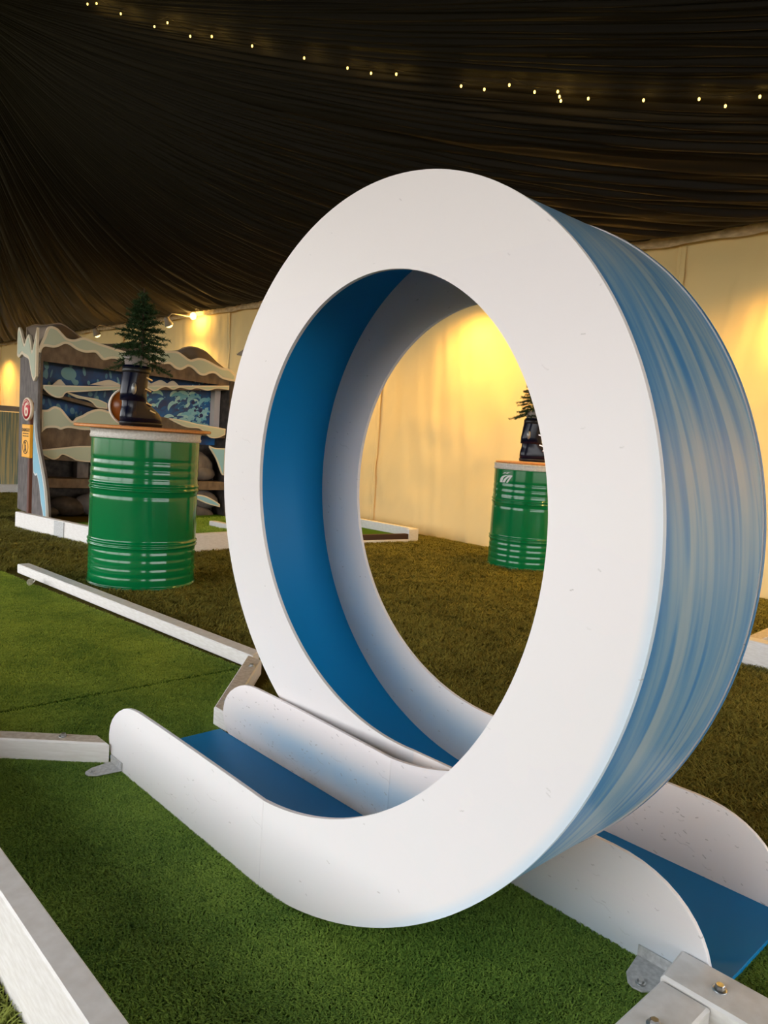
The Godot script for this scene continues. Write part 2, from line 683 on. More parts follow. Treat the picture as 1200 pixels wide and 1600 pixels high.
func build_other_walls() -> void:
	var st := mb()
	box(st, Vector3(-19.25, 1.35, 0.3), Vector3(0.1, 2.7, 9.0))
	struct(obj("wall_left", st, M.wall))
	st = mb()
	box(st, Vector3(4.8, 1.35, -4.4), Vector3(0.14, 2.7, 0.14), 0.01)
	var right := Node3D.new()
	right.name = "wall_right"
	add_child(right)
	struct(right)
	obj("upright", st, M.alu, right)
	st = mb()
	box(st, Vector3(4.8, 1.35, 3.4), Vector3(0.06, 2.7, 1.6))  # unseen sheet, added to cut the daylight from the right end
	obj("added_shade_sheet", st, M.wall, right)
	# the open side behind the camera: uprights and a top rail
	var open_side := Node3D.new()
	open_side.name = "wall_front"
	add_child(open_side)
	struct(open_side)
	for k in 9:
		st = mb()
		box(st, Vector3(-19.0 + k * 2.95, 1.4, 4.2), Vector3(0.14, 2.8, 0.14), 0.01)
		obj("upright", st, M.alu, open_side)
	st = mb()
	box(st, Vector3(3.2, 1.4, 4.2), Vector3(3.2, 2.8, 0.06))  # unseen sheet, added to keep daylight off the near lane
	obj("added_shade_sheet", st, M.wall, open_side)
	st = mb()
	box(st, Vector3(-7.2, 2.82, 4.2), Vector3(24.0, 0.14, 0.14), 0.01)
	obj("top_rail", st, M.alu, open_side)


# ---------------------------------------------------------------- turf
func tuft(blades: int, h: float, spread: float, wid: float, seed_: int, curl: float) -> ArrayMesh:
	var r := RandomNumberGenerator.new()
	r.seed = seed_
	var st := mb()
	st.set_smooth_group(-1)
	for k in blades:
		var a := r.randf() * TAU
		var d := Vector3(cos(a), 0, sin(a))
		var s := Vector3(-d.z, 0, d.x) * wid
		var p := Vector3(r.randf_range(-1, 1), 0, r.randf_range(-1, 1)) * spread
		var hh := h * r.randf_range(0.7, 1.1)
		var m := p + Vector3.UP * hh * 0.6 + d * hh * curl * 0.35
		var e := p + Vector3.UP * hh * (1.0 - curl * 0.25) + d * hh * curl
		quad(st, p - s, p + s, m + s * 0.8, m - s * 0.8, d)
		tri(st, m - s * 0.8, m + s * 0.8, e, d)
	return mesh_of(st)


func scatter(called: String, label: String, mesh: ArrayMesh, poly: PackedVector2Array, spacing: float, near: Callable, c0: Color, c1: Color, seed_: int, y := -0.004, hole := PackedVector2Array(), left_light := 0.0) -> void:
	var r := RandomNumberGenerator.new()
	r.seed = seed_
	var n := FastNoiseLite.new()
	n.seed = seed_
	n.frequency = 2.5
	var lo := poly[0]
	var hi := poly[0]
	for p in poly:
		lo = lo.min(p)
		hi = hi.max(p)
	var xs: Array[Transform3D] = []
	var cs: Array[Color] = []
	var x := lo.x
	while x < hi.x:
		var z := lo.y
		var step := spacing
		while z < hi.y:
			step = spacing * float(near.call(x, z))
			var q := Vector2(x + r.randf_range(-0.6, 0.6) * step, z + r.randf_range(-0.6, 0.6) * step)
			if r.randf() < spacing / step and Geometry2D.is_point_in_polygon(q, poly) and (hole.is_empty() or not Geometry2D.is_point_in_polygon(q, hole)):
				var k := r.randf_range(0.85, 1.2) * (1.0 + 0.5 * (step / spacing - 1.0))
				xs.append(Transform3D(Basis(Vector3.UP, r.randf() * TAU).scaled(Vector3(k, k * r.randf_range(0.8, 1.1) / (1.0 + 0.4 * (step / spacing - 1.0)), k)), Vector3(q.x, y, q.y)))
				var c := c0.lerp(c1, clampf(r.randf() * 0.8 + 0.2 + n.get_noise_2d(q.x, q.y) * 0.5, 0, 1))
				cs.append(c.lerp(Color(c.r * 1.75, c.g * 1.35, c.b * 1.1), left_light * smoothstep(-0.5, -1.7, q.x + 0.35 * n.get_noise_2d(q.x * 0.6, q.y * 0.6))))  # stronger light on the left painted into the blades as a lime shift
			z += step
		x += spacing
	var mm := MultiMesh.new()
	mm.transform_format = MultiMesh.TRANSFORM_3D
	mm.use_colors = true
	mm.mesh = mesh
	mm.instance_count = xs.size()
	for i in xs.size():
		mm.set_instance_transform(i, xs[i])
		mm.set_instance_color(i, cs[i])
	var o := MultiMeshInstance3D.new()
	o.name = numbered(called)
	o.multimesh = mm
	o.material_override = M.blade
	add_child(o, true)
	tag(o, label, "turf", "", "stuff")


func build_turf() -> void:
	var lane := V([-3.4, 0.414, -3.4, -0.535, -1.15, -0.72, -0.74, -0.345, 0.0, -0.345, 0.0, -0.75, 1.5, -0.75, 1.5, 0.414])
	# putting surface in two pieces that meet in an open seam
	for piece in [[-3.4, -1.188], [-1.176, 2.4]]:
		var q := Geometry2D.intersect_polygons(lane, V([piece[0], -2, piece[1], -2, piece[1], 2, piece[0], 2]))
		var st := mb()
		slab(st, q[0], -0.004, 0.0)
		struct(obj("floor_lane", st, M.lane_base))
	var g0 := Color(0.07, 0.165, 0.02)
	var g1 := Color(0.27, 0.41, 0.06)
	var lane_near := func(x: float, z: float) -> float: return clampf(Vector2(x - 1.1, z - 0.8).length() / 2.0, 1.0, 1.5)
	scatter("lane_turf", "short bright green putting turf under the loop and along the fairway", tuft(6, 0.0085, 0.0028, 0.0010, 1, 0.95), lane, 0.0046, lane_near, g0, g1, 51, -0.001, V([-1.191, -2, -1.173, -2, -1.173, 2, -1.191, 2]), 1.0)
	var o0 := Color(0.115, 0.105, 0.016)
	var o1 := Color(0.27, 0.24, 0.042)
	var long := tuft(9, 0.026, 0.009, 0.0016, 2, 0.8)
	var far := func(x: float, z: float) -> float: return clampf(Vector2(x - 1.1, z - 0.8).length() / 2.4, 1.0, 2.2)
	scatter("rough_turf", "long brownish green turf spread between the loop and the cream wall", long, V([-5.6, -4.42, 2.6, -4.42, 2.6, -0.78, 0.3, -0.78, 0.0, -0.40, -0.70, -0.40, -1.10, -0.82, -1.25, -0.82, -3.42, -0.69, -3.42, 0.45, -9.0, 1.4, -11.0, -1.0, -8.0, -4.4]), 0.0115, far, o0, o1, 52, -0.004, V([-5.9, -1.2, -3.62, -1.5, -3.76, -4.4, -6.2, -4.4]))
	scatter("verge_turf", "strip of longer green turf outside the nearest white board", long, V([-1.6, 0.46, 0.5, 0.46, 0.5, 0.75, -1.6, 0.75]), 0.0115, far, Color(0.14, 0.17, 0.028), Color(0.34, 0.38, 0.07), 53)


# ---------------------------------------------------------------- the loop
func zf(a: float) -> float:
	return -PITCH * a / TAU


func on_loop(r: float, a: float, z: float) -> Vector3:
	return Vector3(r * sin(a), RO - r * cos(a), z)


func cheek(st: SurfaceTool, dz: float) -> void:
	var N := 200
	var nr := 6
	for face in [0.0, -PLY]:
		st.set_smooth_group(1 if face == 0.0 else 2)
		grid(st, N, nr, func(i, j): return on_loop(lerpf(RI, RO, float(j) / nr), TAU * i / N, zf(TAU * i / N) + dz + face), func(_i, _j): return Vector3(0, 0, 1 if face == 0.0 else -1),
			func(i, j): var p := on_loop(lerpf(RI, RO, float(j) / nr), TAU * i / N, 0); return cheek_uv(p.x, p.y))
	var k := 3
	for r in [RI, RO]:
		st.set_smooth_group(k)
		k += 1
		grid(st, N, 1, func(i, j): return on_loop(r, TAU * i / N, zf(TAU * i / N) + dz - PLY * j), func(i, _j): return on_loop(-1.0 if r == RI else 1.0, TAU * i / N, 0) - Vector3(0, RO, 0),
			func(i, _j): var p := on_loop(r * 0.999, TAU * i / N, 0); return cheek_uv(p.x, p.y))


# side panel beside the way in: flat bottom, level top, far end rounded
func entry_outline() -> PackedVector2Array:
	var p := PackedVector2Array([Vector2(0, 0), Vector2(0, RO - RI)])
	p.append_array(V([-0.10, 0.1775, -0.25, 0.1795, -0.40, 0.181, -0.532, 0.181, -0.562, 0.179, -0.59, 0.174, -0.616, 0.165, -0.640, 0.152, -0.662, 0.136, -0.679, 0.118, -0.690, 0.098, -0.695, 0.074, -0.692, 0.052, -0.684, 0.033, -0.670, 0.016, -0.652, 0.006, -0.63, 0.001, -0.60, 0.0]))
	return p


func exit_outline() -> PackedVector2Array:
	var p := PackedVector2Array([Vector2(0, RO - RI), Vector2(0, 0), Vector2(0.7, 0)])
	for k in 13:
		var a := PI / 2 * k / 12.0
		p.append(Vector2(0.5 + 0.198 * pow(cos(a), 0.92), 0.178 * pow(sin(a), 0.92)))
	p.append_array(V([0.35, 0.1785, 0.2, 0.178, 0.1, 0.177]))
	return p


func build_loop() -> void:
	var t := thing("loop_ramp", "large white and blue loop-the-loop obstacle standing on the green turf", "golf obstacle")
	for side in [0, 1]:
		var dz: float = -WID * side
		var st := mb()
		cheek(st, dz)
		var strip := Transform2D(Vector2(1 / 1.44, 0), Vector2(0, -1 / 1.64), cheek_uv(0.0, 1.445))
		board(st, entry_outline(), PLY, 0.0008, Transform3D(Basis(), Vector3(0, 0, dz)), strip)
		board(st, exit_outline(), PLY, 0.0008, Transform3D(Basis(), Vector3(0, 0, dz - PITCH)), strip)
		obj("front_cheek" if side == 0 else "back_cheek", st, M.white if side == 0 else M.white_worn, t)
	# the blue running surface, bent round and level at both ends
	var N := 200
	var rt := RO - 0.012
	var s := mb()
	s.set_smooth_group(1)
	grid(s, N, 6, func(i, j): return on_loop(rt, TAU * i / N, zf(TAU * i / N) - PLY + (-WID + PLY) * j / 6.0), func(i, _j): return -on_loop(1, TAU * i / N, 0) + Vector3(0, RO, 0), func(i, j): return Vector2(i * 0.02, j * 0.05))
	for e in [[Vector2(-0.705, 0.004), 0.0], [Vector2(-0.004, 0.705), -PITCH]]:
		var z1: float = e[1] - PLY
		var z0: float = e[1] - WID
		slab(s, PackedVector2Array([Vector2(e[0].x, z0), Vector2(e[0].y, z0), Vector2(e[0].y, z1), Vector2(e[0].x, z1)]), 0.0, 0.012, 0.001)
	tag(obj("track", s, M.track, t), "deep blue running surface inside the loop", "")
	# outer wrapping with painted streaks
	var k := mb()
	k.set_smooth_group(1)
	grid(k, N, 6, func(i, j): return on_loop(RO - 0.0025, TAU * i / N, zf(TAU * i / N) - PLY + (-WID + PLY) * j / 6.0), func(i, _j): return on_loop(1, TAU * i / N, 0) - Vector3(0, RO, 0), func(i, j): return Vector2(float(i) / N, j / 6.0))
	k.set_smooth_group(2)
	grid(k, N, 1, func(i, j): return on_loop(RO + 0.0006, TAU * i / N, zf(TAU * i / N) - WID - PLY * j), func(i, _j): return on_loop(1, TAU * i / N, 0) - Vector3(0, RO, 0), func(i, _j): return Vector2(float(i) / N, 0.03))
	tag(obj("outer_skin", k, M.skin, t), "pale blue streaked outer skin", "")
	# metal feet
	for b in [[Vector3(-0.641, 0, 0.0005), 0.064, 0.078, 0.0], [Vector3(0.606, 0, -PITCH + 0.0005), 0.072, 0.082, 0.004]]:
		var f := mb()
		var w: float = b[1]
		var o: Vector3 = b[0]
		slab(f, PackedVector2Array([Vector2(o.x - w / 2, o.z), Vector2(o.x + w / 2, o.z), Vector2(o.x + w * 0.38, o.z + b[2] * 0.8), Vector2(o.x + w * 0.2, o.z + b[2]), Vector2(o.x, o.z + b[2] * 1.03), Vector2(o.x - w * 0.16, o.z + b[2] * 0.97), Vector2(o.x - w * 0.36, o.z + b[2] * 0.72)]), 0.0065, 0.0095, 0.0006)
		box(f, o + Vector3(0, 0.0175, 0.0015), Vector3(w, 0.021, 0.003), 0.0006)
		obj("foot_bracket", f, M.galv, t)
		hex_bolt(t, o + Vector3(0.004, 0.0095, b[2] * 0.8), 0.75)


# ---------------------------------------------------------------- timber rails
func rail(called: String, label: String, poly: PackedVector2Array, h: float, bolts: Array, m: Material, b := 0.004) -> void:
	var c := Vector2.ZERO
	for p in poly:
		c += p / poly.size()
	var t := thing(called, label, "rail", Vector3(c.x, 0, c.y))
	var q := PackedVector2Array()
	for p in poly:
		q.append(p - c)
	var st := mb()
	slab(st, q, 0.0, h, b)
	obj("timber", st, M.rail if m == M.rail_worn else m, t)
	if m == M.rail_worn:
		st = mb()
		slab(st, inset(q, b + 0.0005), h - 0.001, h + 0.0006)
		tag(obj("worn_top", st, m, t), "beige worn upper face", "")
	for p in bolts:
		hex_bolt(t, Vector3(p.x - c.x, h, p.y - c.y))


func build_rails() -> void:
	rail("border_rail", "long narrow white rail running back past the foot of the green drum", V([-3.32, -0.60, -1.15, -0.742, -1.205, -0.805, -3.325, -0.665]), 0.052, [], M.rail)
	rail("border_rail", "short worn beige rail angled against the far side of the loop's way in", V([-0.765, -0.350, -0.69, -0.350, -1.085, -0.735, -1.165, -0.728]), 0.056, [Vector2(-1.045, -0.665), Vector2(-0.785, -0.408)], M.rail_worn)
	rail("border_rail", "white rail with one bolt reaching left from the rounded end of the loop's front panel", V([-0.677, 0.006, -0.744, 0.006, -1.092, 0.404, -1.022, 0.404]), 0.056, [Vector2(-0.785, 0.082)], M.rail_worn)
	rail("border_board", "tall white board crossing the bottom left corner of the turf", V([-2.2, 0.456, 0.9, 0.456, 0.9, 0.415, -2.2, 0.415]), 0.146, [], M.rail, 0.003)
	rail("border_rail", "white timber with a bolt and chipped paint lying against the loop's way out", V([0.644, -0.4065, 2.2, -0.4065, 2.2, -0.320, 0.652, -0.318]), 0.060, [Vector2(0.727, -0.36)], M.rail)
	rail("border_rail", "bolted white timber butted at right angles at the bottom right corner", V([0.654, -0.3165, 0.732, -0.3165, 0.732, 0.413, 0.654, 0.413]), 0.055, [Vector2(0.694, -0.215)], M.rail)
	rail("border_rail", "white rail just showing at the right edge behind the loop's way out", V([0.672, -0.835, 2.0, -0.835, 2.0, -0.757, 0.672, -0.757]), 0.056, [], M.rail_worn)
	var st := mb()
	st.set_smooth_group(1)
	grid(st, 6, 4, func(i, j): return Vector3(0.05 * (i - 3) / 3.0, 0.014 + 0.006 * sin(i * 1.1) + 0.004 * (j - 2) * (j - 2), 0.02 * (j - 2) / 2.0 * sin(PI * (i + 0.3) / 6.6)), func(_i, _j): return Vector3.UP, func(i, j): return Vector2(i, j))
	var leaf := obj("fallen_leaf", st, M.leaf)
	leaf.position = Vector3(-2.93, 0, -0.545)
	leaf.rotation.y = -0.6
	tag(leaf, "dry pale leaf lying on the bright turf in front of the long rail", "leaf")


# ---------------------------------------------------------------- drums, tables, boots, trees
func make_drum(label: String, at: Vector3, s: float, emblem := false) -> void:
	var t := thing("oil_drum", label, "drum", at)
	t.scale = Vector3.ONE * s
	var p := PackedVector2Array([Vector2(0, 0), Vector2(0.284, 0.0), Vector2(0.288, 0.006), Vector2(0.288, 0.016)])
	var n := 170
	for k in n + 1:
		var y := lerpf(0.02, 0.785, float(k) / n)
		var r := 0.282
		for c in [0.07, 0.116, 0.162, 0.204, 0.492, 0.588, 0.632, 0.676]:
			r -= 0.0022 * exp(-pow((y - c) / 0.010, 2.0))
		for c in [0.226, 0.246, 0.525, 0.548]:
			r += 0.008 * exp(-pow((y - c) / 0.007, 2.0))
		p.append(Vector2(r, y))
	p.append_array(V([0.284, 0.79, 0.270, 0.795]))
	var st := mb()
	lathe(st, p, 72)
	obj("body", st, M.green, t)
	st = mb()
	lathe(st, V([0.282, 0.786, 0.289, 0.788, 0.290, 0.800, 0.286, 0.806, 0.286, 0.820, 0.290, 0.826, 0.288, 0.834, 0.276, 0.836, 0.272, 0.826, 0.0, 0.824]), 72)
	tag(obj("lid", st, M.lid, t), "pale grey lid and rim", "")
	if emblem:
		st = mb()
		st.set_smooth_group(1)
		# white road-like bands that sweep up and apart, with two short strokes over them
		for band in [[V([104, 0.682, 103, 0.712, 99, 0.730, 91, 0.742]), 3.2], [V([98, 0.682, 95, 0.708, 90, 0.728, 85, 0.744]), 2.6], [V([91, 0.682, 88, 0.705, 85, 0.726, 83, 0.742]), 1.8], [V([101, 0.752, 98, 0.757, 95, 0.762]), 1.6], [V([93, 0.754, 90, 0.762, 86, 0.764]), 1.8]]:
			var c: PackedVector2Array = smooth(band[0])
			var half: float = band[1]
			grid(st, c.size() - 1, 2, func(i, j):
				var w := deg_to_rad(c[i].x + half * (j - 1))
				return Vector3(cos(w) * 0.2832, c[i].y, sin(w) * 0.2832), func(_i, _j): return Vector3.BACK, func(i, j): return Vector2(i, j))
		tag(obj("emblem", st, M.snow_white, t), "white printed emblem of slanting bands", "")


func make_table(label: String, at: Vector3, s: float) -> void:
	var st := mb()
	lathe(st, V([0, 0, 0.355, 0, 0.360, 0.002, 0.362, 0.008, 0.360, 0.015, 0.355, 0.018, 0, 0.018]), 80)
	var o := obj("round_tabletop", st, M.table)
	o.position = at
	o.scale = Vector3.ONE * s
	tag(o, label, "tabletop", "round wooden tops lying on the drums")


func make_boot(label: String, at: Vector3, turn: float) -> Node3D:
	var t := thing("ski_boot", label, "boot", at, turn, "boots used as tree pots")
	var st := mb()
	var R := func(cx: float, y: float, a: float, b: float, e: float) -> Array: return [Vector3(cx, y, 0), a, b, e]
	loft(st, [R.call(0.045, 0.002, 0.145, 0.046, 3.2), R.call(0.045, 0.018, 0.15, 0.049, 3.2), R.call(0.045, 0.024, 0.15, 0.05, 3.0)])
	obj("sole", st, M.boot_dark, t)
	st = mb()
	loft(st, [R.call(0.044, 0.024, 0.146, 0.048, 2.8), R.call(0.042, 0.05, 0.147, 0.051, 2.6), R.call(0.034, 0.075, 0.138, 0.05, 2.4), R.call(0.018, 0.098, 0.116, 0.048, 2.3), R.call(-0.002, 0.12, 0.092, 0.047, 2.2), R.call(-0.018, 0.15, 0.079, 0.047, 2.2), R.call(-0.024, 0.18, 0.076, 0.048, 2.2)])
	obj("shell", st, M.boot, t)
	st = mb()
	loft(st, [R.call(-0.022, 0.135, 0.084, 0.051, 2.2), R.call(-0.024, 0.18, 0.081, 0.053, 2.2), R.call(-0.018, 0.24, 0.078, 0.056, 2.2), R.call(-0.008, 0.30, 0.078, 0.058, 2.2), R.call(-0.004, 0.322, 0.078, 0.059, 2.2), R.call(-0.002, 0.326, 0.070, 0.052, 2.2)])
	obj("cuff", st, M.boot, t)
	st = mb()
	loft(st, [R.call(-0.003, 0.318, 0.068, 0.05, 2.2), R.call(-0.008, 0.35, 0.070, 0.053, 2.2), R.call(-0.02, 0.372, 0.066, 0.052, 2.2), R.call(-0.022, 0.378, 0.055, 0.042, 2.2)])
	obj("liner", st, M.liner, t)
	st = mb()
	loft(st, [R.call(-0.006, 0.285, 0.083, 0.062, 2.2), R.call(-0.004, 0.313, 0.084, 0.063, 2.2)])
	obj("power_strap", st, M.boot_dark, t)
	for k in 4:
		st = mb()
		var y: float = [0.085, 0.125, 0.20, 0.26][k]
		var cx: float = [0.075, 0.045, 0.03, 0.035][k]
		for s in [-1, 1]:
			st = mb()
			box(st, Vector3(cx, y, s * [0.047, 0.044, 0.048, 0.05][k]), Vector3(0.052, 0.011, 0.010), 0.002, Basis(Vector3.BACK, -0.25))
			obj("buckle", st, M.buckle, t)
	st = mb()
	ellipsoid(st, Vector3(-0.07, 0.20, 0.044), Vector3(0.016, 0.032, 0.012), 14)
	obj("badge", st, M.badge, t)
	return t


func make_tree(label: String, at: Vector3, turn: float) -> Node3D:
	var t := thing("small_pine", label, "tree", at, turn, "little artificial pines standing in boots")
	var r := RandomNumberGenerator.new()
	r.seed = 19
	var st := mb()
	lathe(st, V([0, -0.03, 0.008, -0.03, 0.007, 0.2, 0.003, 0.40, 0.0, 0.41]), 7)
	obj("trunk", st, M.bark, t)
	st = mb()
	st.set_smooth_group(-1)
	for k in 120:
		var q := k / 120.0
		var y := 0.015 + 0.36 * pow(q, 0.85)
		var len_ := (0.140 * (1.0 - q) + 0.026) * r.randf_range(0.6, 1.25)
		var a := k * 2.399 + r.randf_range(-0.3, 0.3)
		var droop := lerpf(-0.35, 0.9, q) + r.randf_range(-0.15, 0.15)
		var d := Vector3(cos(a), droop, sin(a)).normalized()
		var twigs := [[Vector3(0, y, 0), d, len_]]
		if len_ > 0.06:
			for s in [-1, 1]:
				twigs.append([Vector3(0, y, 0) + d * len_ * 0.45, d.rotated(Vector3.UP, s * 0.75), len_ * 0.45])
		for tw in twigs:
			var p0: Vector3 = tw[0]
			var dir: Vector3 = tw[1]
			var n := int(tw[2] / 0.0024)
			for i in n:
				var c := p0 + dir * (float(tw[2]) * i / n) + Vector3(0, -0.35 * pow(float(i) / n, 2.0) * 0.03, 0)
				var b := r.randf() * TAU
				var side := dir.cross(Vector3.UP).normalized()
				var up := side.cross(dir)
				var nd := (dir * 0.8 + side * cos(b) + up * sin(b)).normalized() * r.randf_range(0.013, 0.021)
				var w := nd.cross(Vector3(r.randf() - 0.5, r.randf() - 0.5, r.randf() - 0.5)).normalized() * 0.0026
				tri(st, c - w, c + w, c + nd, Vector3.UP)
				tri(st, c - w * 0.3 + nd * 0.1, c + w.cross(nd).normalized() * 0.0026, c + nd, Vector3.UP)
	tag(obj("foliage", st, M.needles, t), "", "", "", "stuff")
	return t


func build_drums() -> void:
	var n := Vector3(0.9, 0, 0.435)
	var rr := Vector3(0.435, 0, -0.9)
	var d1 := Vector3(-2.825, 0, -1.103)
	var d2 := Vector3(-2.27, 0, -3.91) + Vector3(0.0, 0, 0.0)
	make_drum("glossy green oil drum nearest the camera, left of the loop", d1, 1.015)
	make_drum("green oil drum farther off by the cream wall, seen through the loop", d2, 0.93, true)
	make_table("round wooden top on the nearer green drum left of the loop", d1 + Vector3(0, 0.849, 0) - rr * 0.015, 1.0)
	make_table("round wooden top on the far green drum seen through the loop", d2 + Vector3(0, 0.778, 0), 0.72)
	# local x of the boot points to its toe
	var toe := (rr * 0.66 - n * 0.75).normalized()
	var turn := atan2(-toe.z, toe.x)
	var at := d1 + Vector3(0, 0.867, 0) - rr * 0.06 + n * 0.04
	var boot := make_boot("shiny dark blue ski boot standing on the nearer drum's tabletop", at, turn)
	var tree := make_tree("little dark pine growing out of the boot on the nearer drum", at + Vector3(0, 0.335, 0) + rr * 0.02, 0.4)
	var at2 := d2 + Vector3(0.03, 0.795, 0.02)
	dup(boot, "ski_boot", at2, 1.1, "dark boot on the far drum's tabletop, half hidden by the loop's edge")
	dup(tree, "small_pine", at2 + Vector3(0, 0.335, 0), 2.2, "little pine in the boot on the far drum, half hidden by the loop")
	# the upright disc behind the boot
	var disc := thing("round_disc", "glossy brown upright disc with a pale rim behind the ski boot", "disc", d1 + Vector3(0, 0.867, 0) - rr * 0.108 - n * 0.09)
	var bx := Basis(rr, n, rr.cross(n)).orthonormalized()
	bx = Basis(Vector3.UP, 0.35) * bx
	var st := mb()
	lathe(st, V([0, 0.0, 0.094, 0.0, 0.096, 0.002, 0.096, 0.010, 0.0, 0.010]), 48, Transform3D(bx, Vector3(0, 0.105, 0)))
	obj("face", st, M.disc, disc)
	st = mb()
	lathe(st, V([0.095, -0.006, 0.103, -0.006, 0.105, -0.003, 0.105, 0.013, 0.103, 0.016, 0.097, 0.016, 0.095, 0.011, 0.095, -0.006]), 48, Transform3D(bx, Vector3(0, 0.105, 0)))
	tag(obj("rim", st, M.disc_rim, disc), "pale rim", "")


# ---------------------------------------------------------------- the snowy mountain obstacle
func outline(top: PackedVector2Array, low: PackedVector2Array) -> PackedVector2Array:
	var o := smooth(top)
	var l := smooth(low)
	l.reverse()
	o.append_array(l)
	return o


func smooth(p: PackedVector2Array) -> PackedVector2Array:
	var o := PackedVector2Array()
	for i in p.size() - 1:
		var a := p[maxi(i - 1, 0)]
		var d := p[mini(i + 2, p.size() - 1)]
		for k in 4:
			o.append(p[i].cubic_interpolate(p[i + 1], a, d, k / 4.0))
	o.append(p[p.size() - 1])
	return o


# a cut-out snow board with its paler border and a tinted middle
func snow_board(t: Node3D, poly: PackedVector2Array, z: float, border: float, tint: Material, m: Material, called := "snow_board", turn := Transform3D()) -> void:
	var st := mb()
	board(st, poly, 0.02, 0.0015, turn * Transform3D(Basis(), Vector3(0, 0, z)))
	var o := obj(called, st, m, t)
	for q in Geometry2D.offset_polygon(poly, -border):
		if q.size() > 5:
			var inner := mb()
			board(inner, q, 0.003, 0.0, turn * Transform3D(Basis(), Vector3(0, 0, z + 0.0025)))
			obj("snow_tint", inner, tint, o)


func build_mountain() -> void:
	var a := deg_to_rad(5.0)
	var f := Vector3(sin(a), 0, -cos(a))
	var t := thing("mountain_obstacle", "snow-capped mountain obstacle with painted blue shelves behind the nearer drum", "golf obstacle", Vector3(-5.807, 0, -1.527))
	t.basis = Basis(f * 1.04, Vector3.UP, f.cross(Vector3.UP))
	var st := mb()
	var top := V([0.0, 1.50, 0.032, 1.584, 0.069, 1.680, 0.134, 1.681, 0.184, 1.638, 0.226, 1.601, 0.284, 1.601, 0.358, 1.628, 0.453, 1.606, 0.549, 1.584, 0.76, 1.55, 0.99, 1.572, 1.073, 1.603, 1.202, 1.615, 1.264, 1.589, 1.336, 1.553, 1.416, 1.579, 1.498, 1.572, 1.592, 1.536, 1.668, 1.511, 1.744, 1.507, 1.82, 1.45])
	var low := V([0.0, 1.227, 0.012, 1.30, 0.016, 1.44, 0.042, 1.502, 0.114, 1.503, 0.162, 1.522, 0.202, 1.548, 0.244, 1.545, 0.303, 1.510, 0.379, 1.494, 0.456, 1.507, 0.491, 1.481, 0.536, 1.448, 0.632, 1.472, 0.8, 1.44, 1.018, 1.487, 1.078, 1.477, 1.138, 1.484, 1.191, 1.449, 1.244, 1.439, 1.287, 1.460, 1.322, 1.481, 1.376, 1.462, 1.432, 1.418, 1.487, 1.411, 1.541, 1.438, 1.597, 1.444, 1.674, 1.401, 1.80, 1.386, 1.82, 1.38])
	snow_board(t, outline(top, low), 0.0, 0.022, M.snow_tint, M.snow, "snow_cap")
	# header behind the snow, down to the painted panel
	var head := smooth(top)
	head.append_array(V([1.82, 1.355, 0.0, 1.40]))
	board(st, head, 0.02, 0.0, Transform3D(Basis(), Vector3(0, -0.02, -0.022)))
	obj("header_board", st, M.brown, t)
	# the crest behind and the taupe top between the two outlines
	var crest := V([0.0, 1.70, 0.069, 1.736, 0.136, 1.741, 0.254, 1.776, 0.306, 1.771, 0.368, 1.739, 0.459, 1.680, 0.6, 1.64, 0.8, 1.66, 0.95, 1.70, 1.119, 1.679, 1.191, 1.662, 1.272, 1.655, 1.390, 1.675, 1.454, 1.713, 1.528, 1.732, 1.604, 1.728, 1.692, 1.699, 1.774, 1.638, 1.825, 1.599, 1.886, 1.561])
	var cs := smooth(crest)
	var body := cs.duplicate()
	body.append_array(V([1.886, 0.0, 0.0, 0.0]))
	st = mb()
	board(st, body, 0.02, 0.0, Transform3D(Basis(), Vector3(0, 0, -0.45)))
	obj("rear_board", st, M.roof, t)
	var ft := smooth(top)
	st = mb()
	st.set_smooth_group(1)
	var NN := 120
	grid(st, NN, 4, func(i, j):
		var u := float(i) / NN
		var A := ft[int(u * (ft.size() - 1))].lerp(ft[mini(int(u * (ft.size() - 1)) + 1, ft.size() - 1)], fmod(u * (ft.size() - 1), 1.0))
		var B := cs[int(u * (cs.size() - 1))].lerp(cs[mini(int(u * (cs.size() - 1)) + 1, cs.size() - 1)], fmod(u * (cs.size() - 1), 1.0))
		var q := A.lerp(B, j / 4.0)
		return Vector3(q.x, q.y - 0.012, -0.02 - 0.43 * j / 4.0), func(_i, _j): return Vector3.UP, func(i, j): return Vector2(i, j))
	obj("top_skin", st, M.roof, t)
	# painted panel
	st = mb()
	quad(st, Vector3(0.03, 0.72, -0.30), Vector3(1.86, 0.72, -0.30), Vector3(1.86, 1.45, -0.30), Vector3(0.03, 1.45, -0.30), Vector3.BACK, Vector2(0, 1), Vector2(1, 1), Vector2(1, 0), Vector2(0, 0))
	st.set_smooth_group(-1)
	box(st, Vector3(0.945, 1.085, -0.312), Vector3(1.83, 0.73, 0.02))
	tag(obj("painted_panel", st, M.mural, t), "blue painted panel with drops and a breaking wave", "")
	st = mb()
	box(st, Vector3(0.945, 0.37, -0.312), Vector3(1.83, 0.74, 0.02))
	obj("cave_panel", st, M.cave, t)
	# posts at both ends
	st = mb()
	box(st, Vector3(0.018, 0.70, -0.225), Vector3(0.036, 1.4, 0.44))
	obj("end_post", st, M.brown, t)
	st = mb()
	box(st, Vector3(1.795, 0.69, -0.225), Vector3(0.07, 1.38, 0.44), 0.002)
	obj("end_post", st, M.cave, t)
	st = mb()
	box(st, Vector3(1.72, 1.10, -0.24), Vector3(0.06, 0.42, 0.1))
	obj("pale_strip", st, M.pink_white, t)
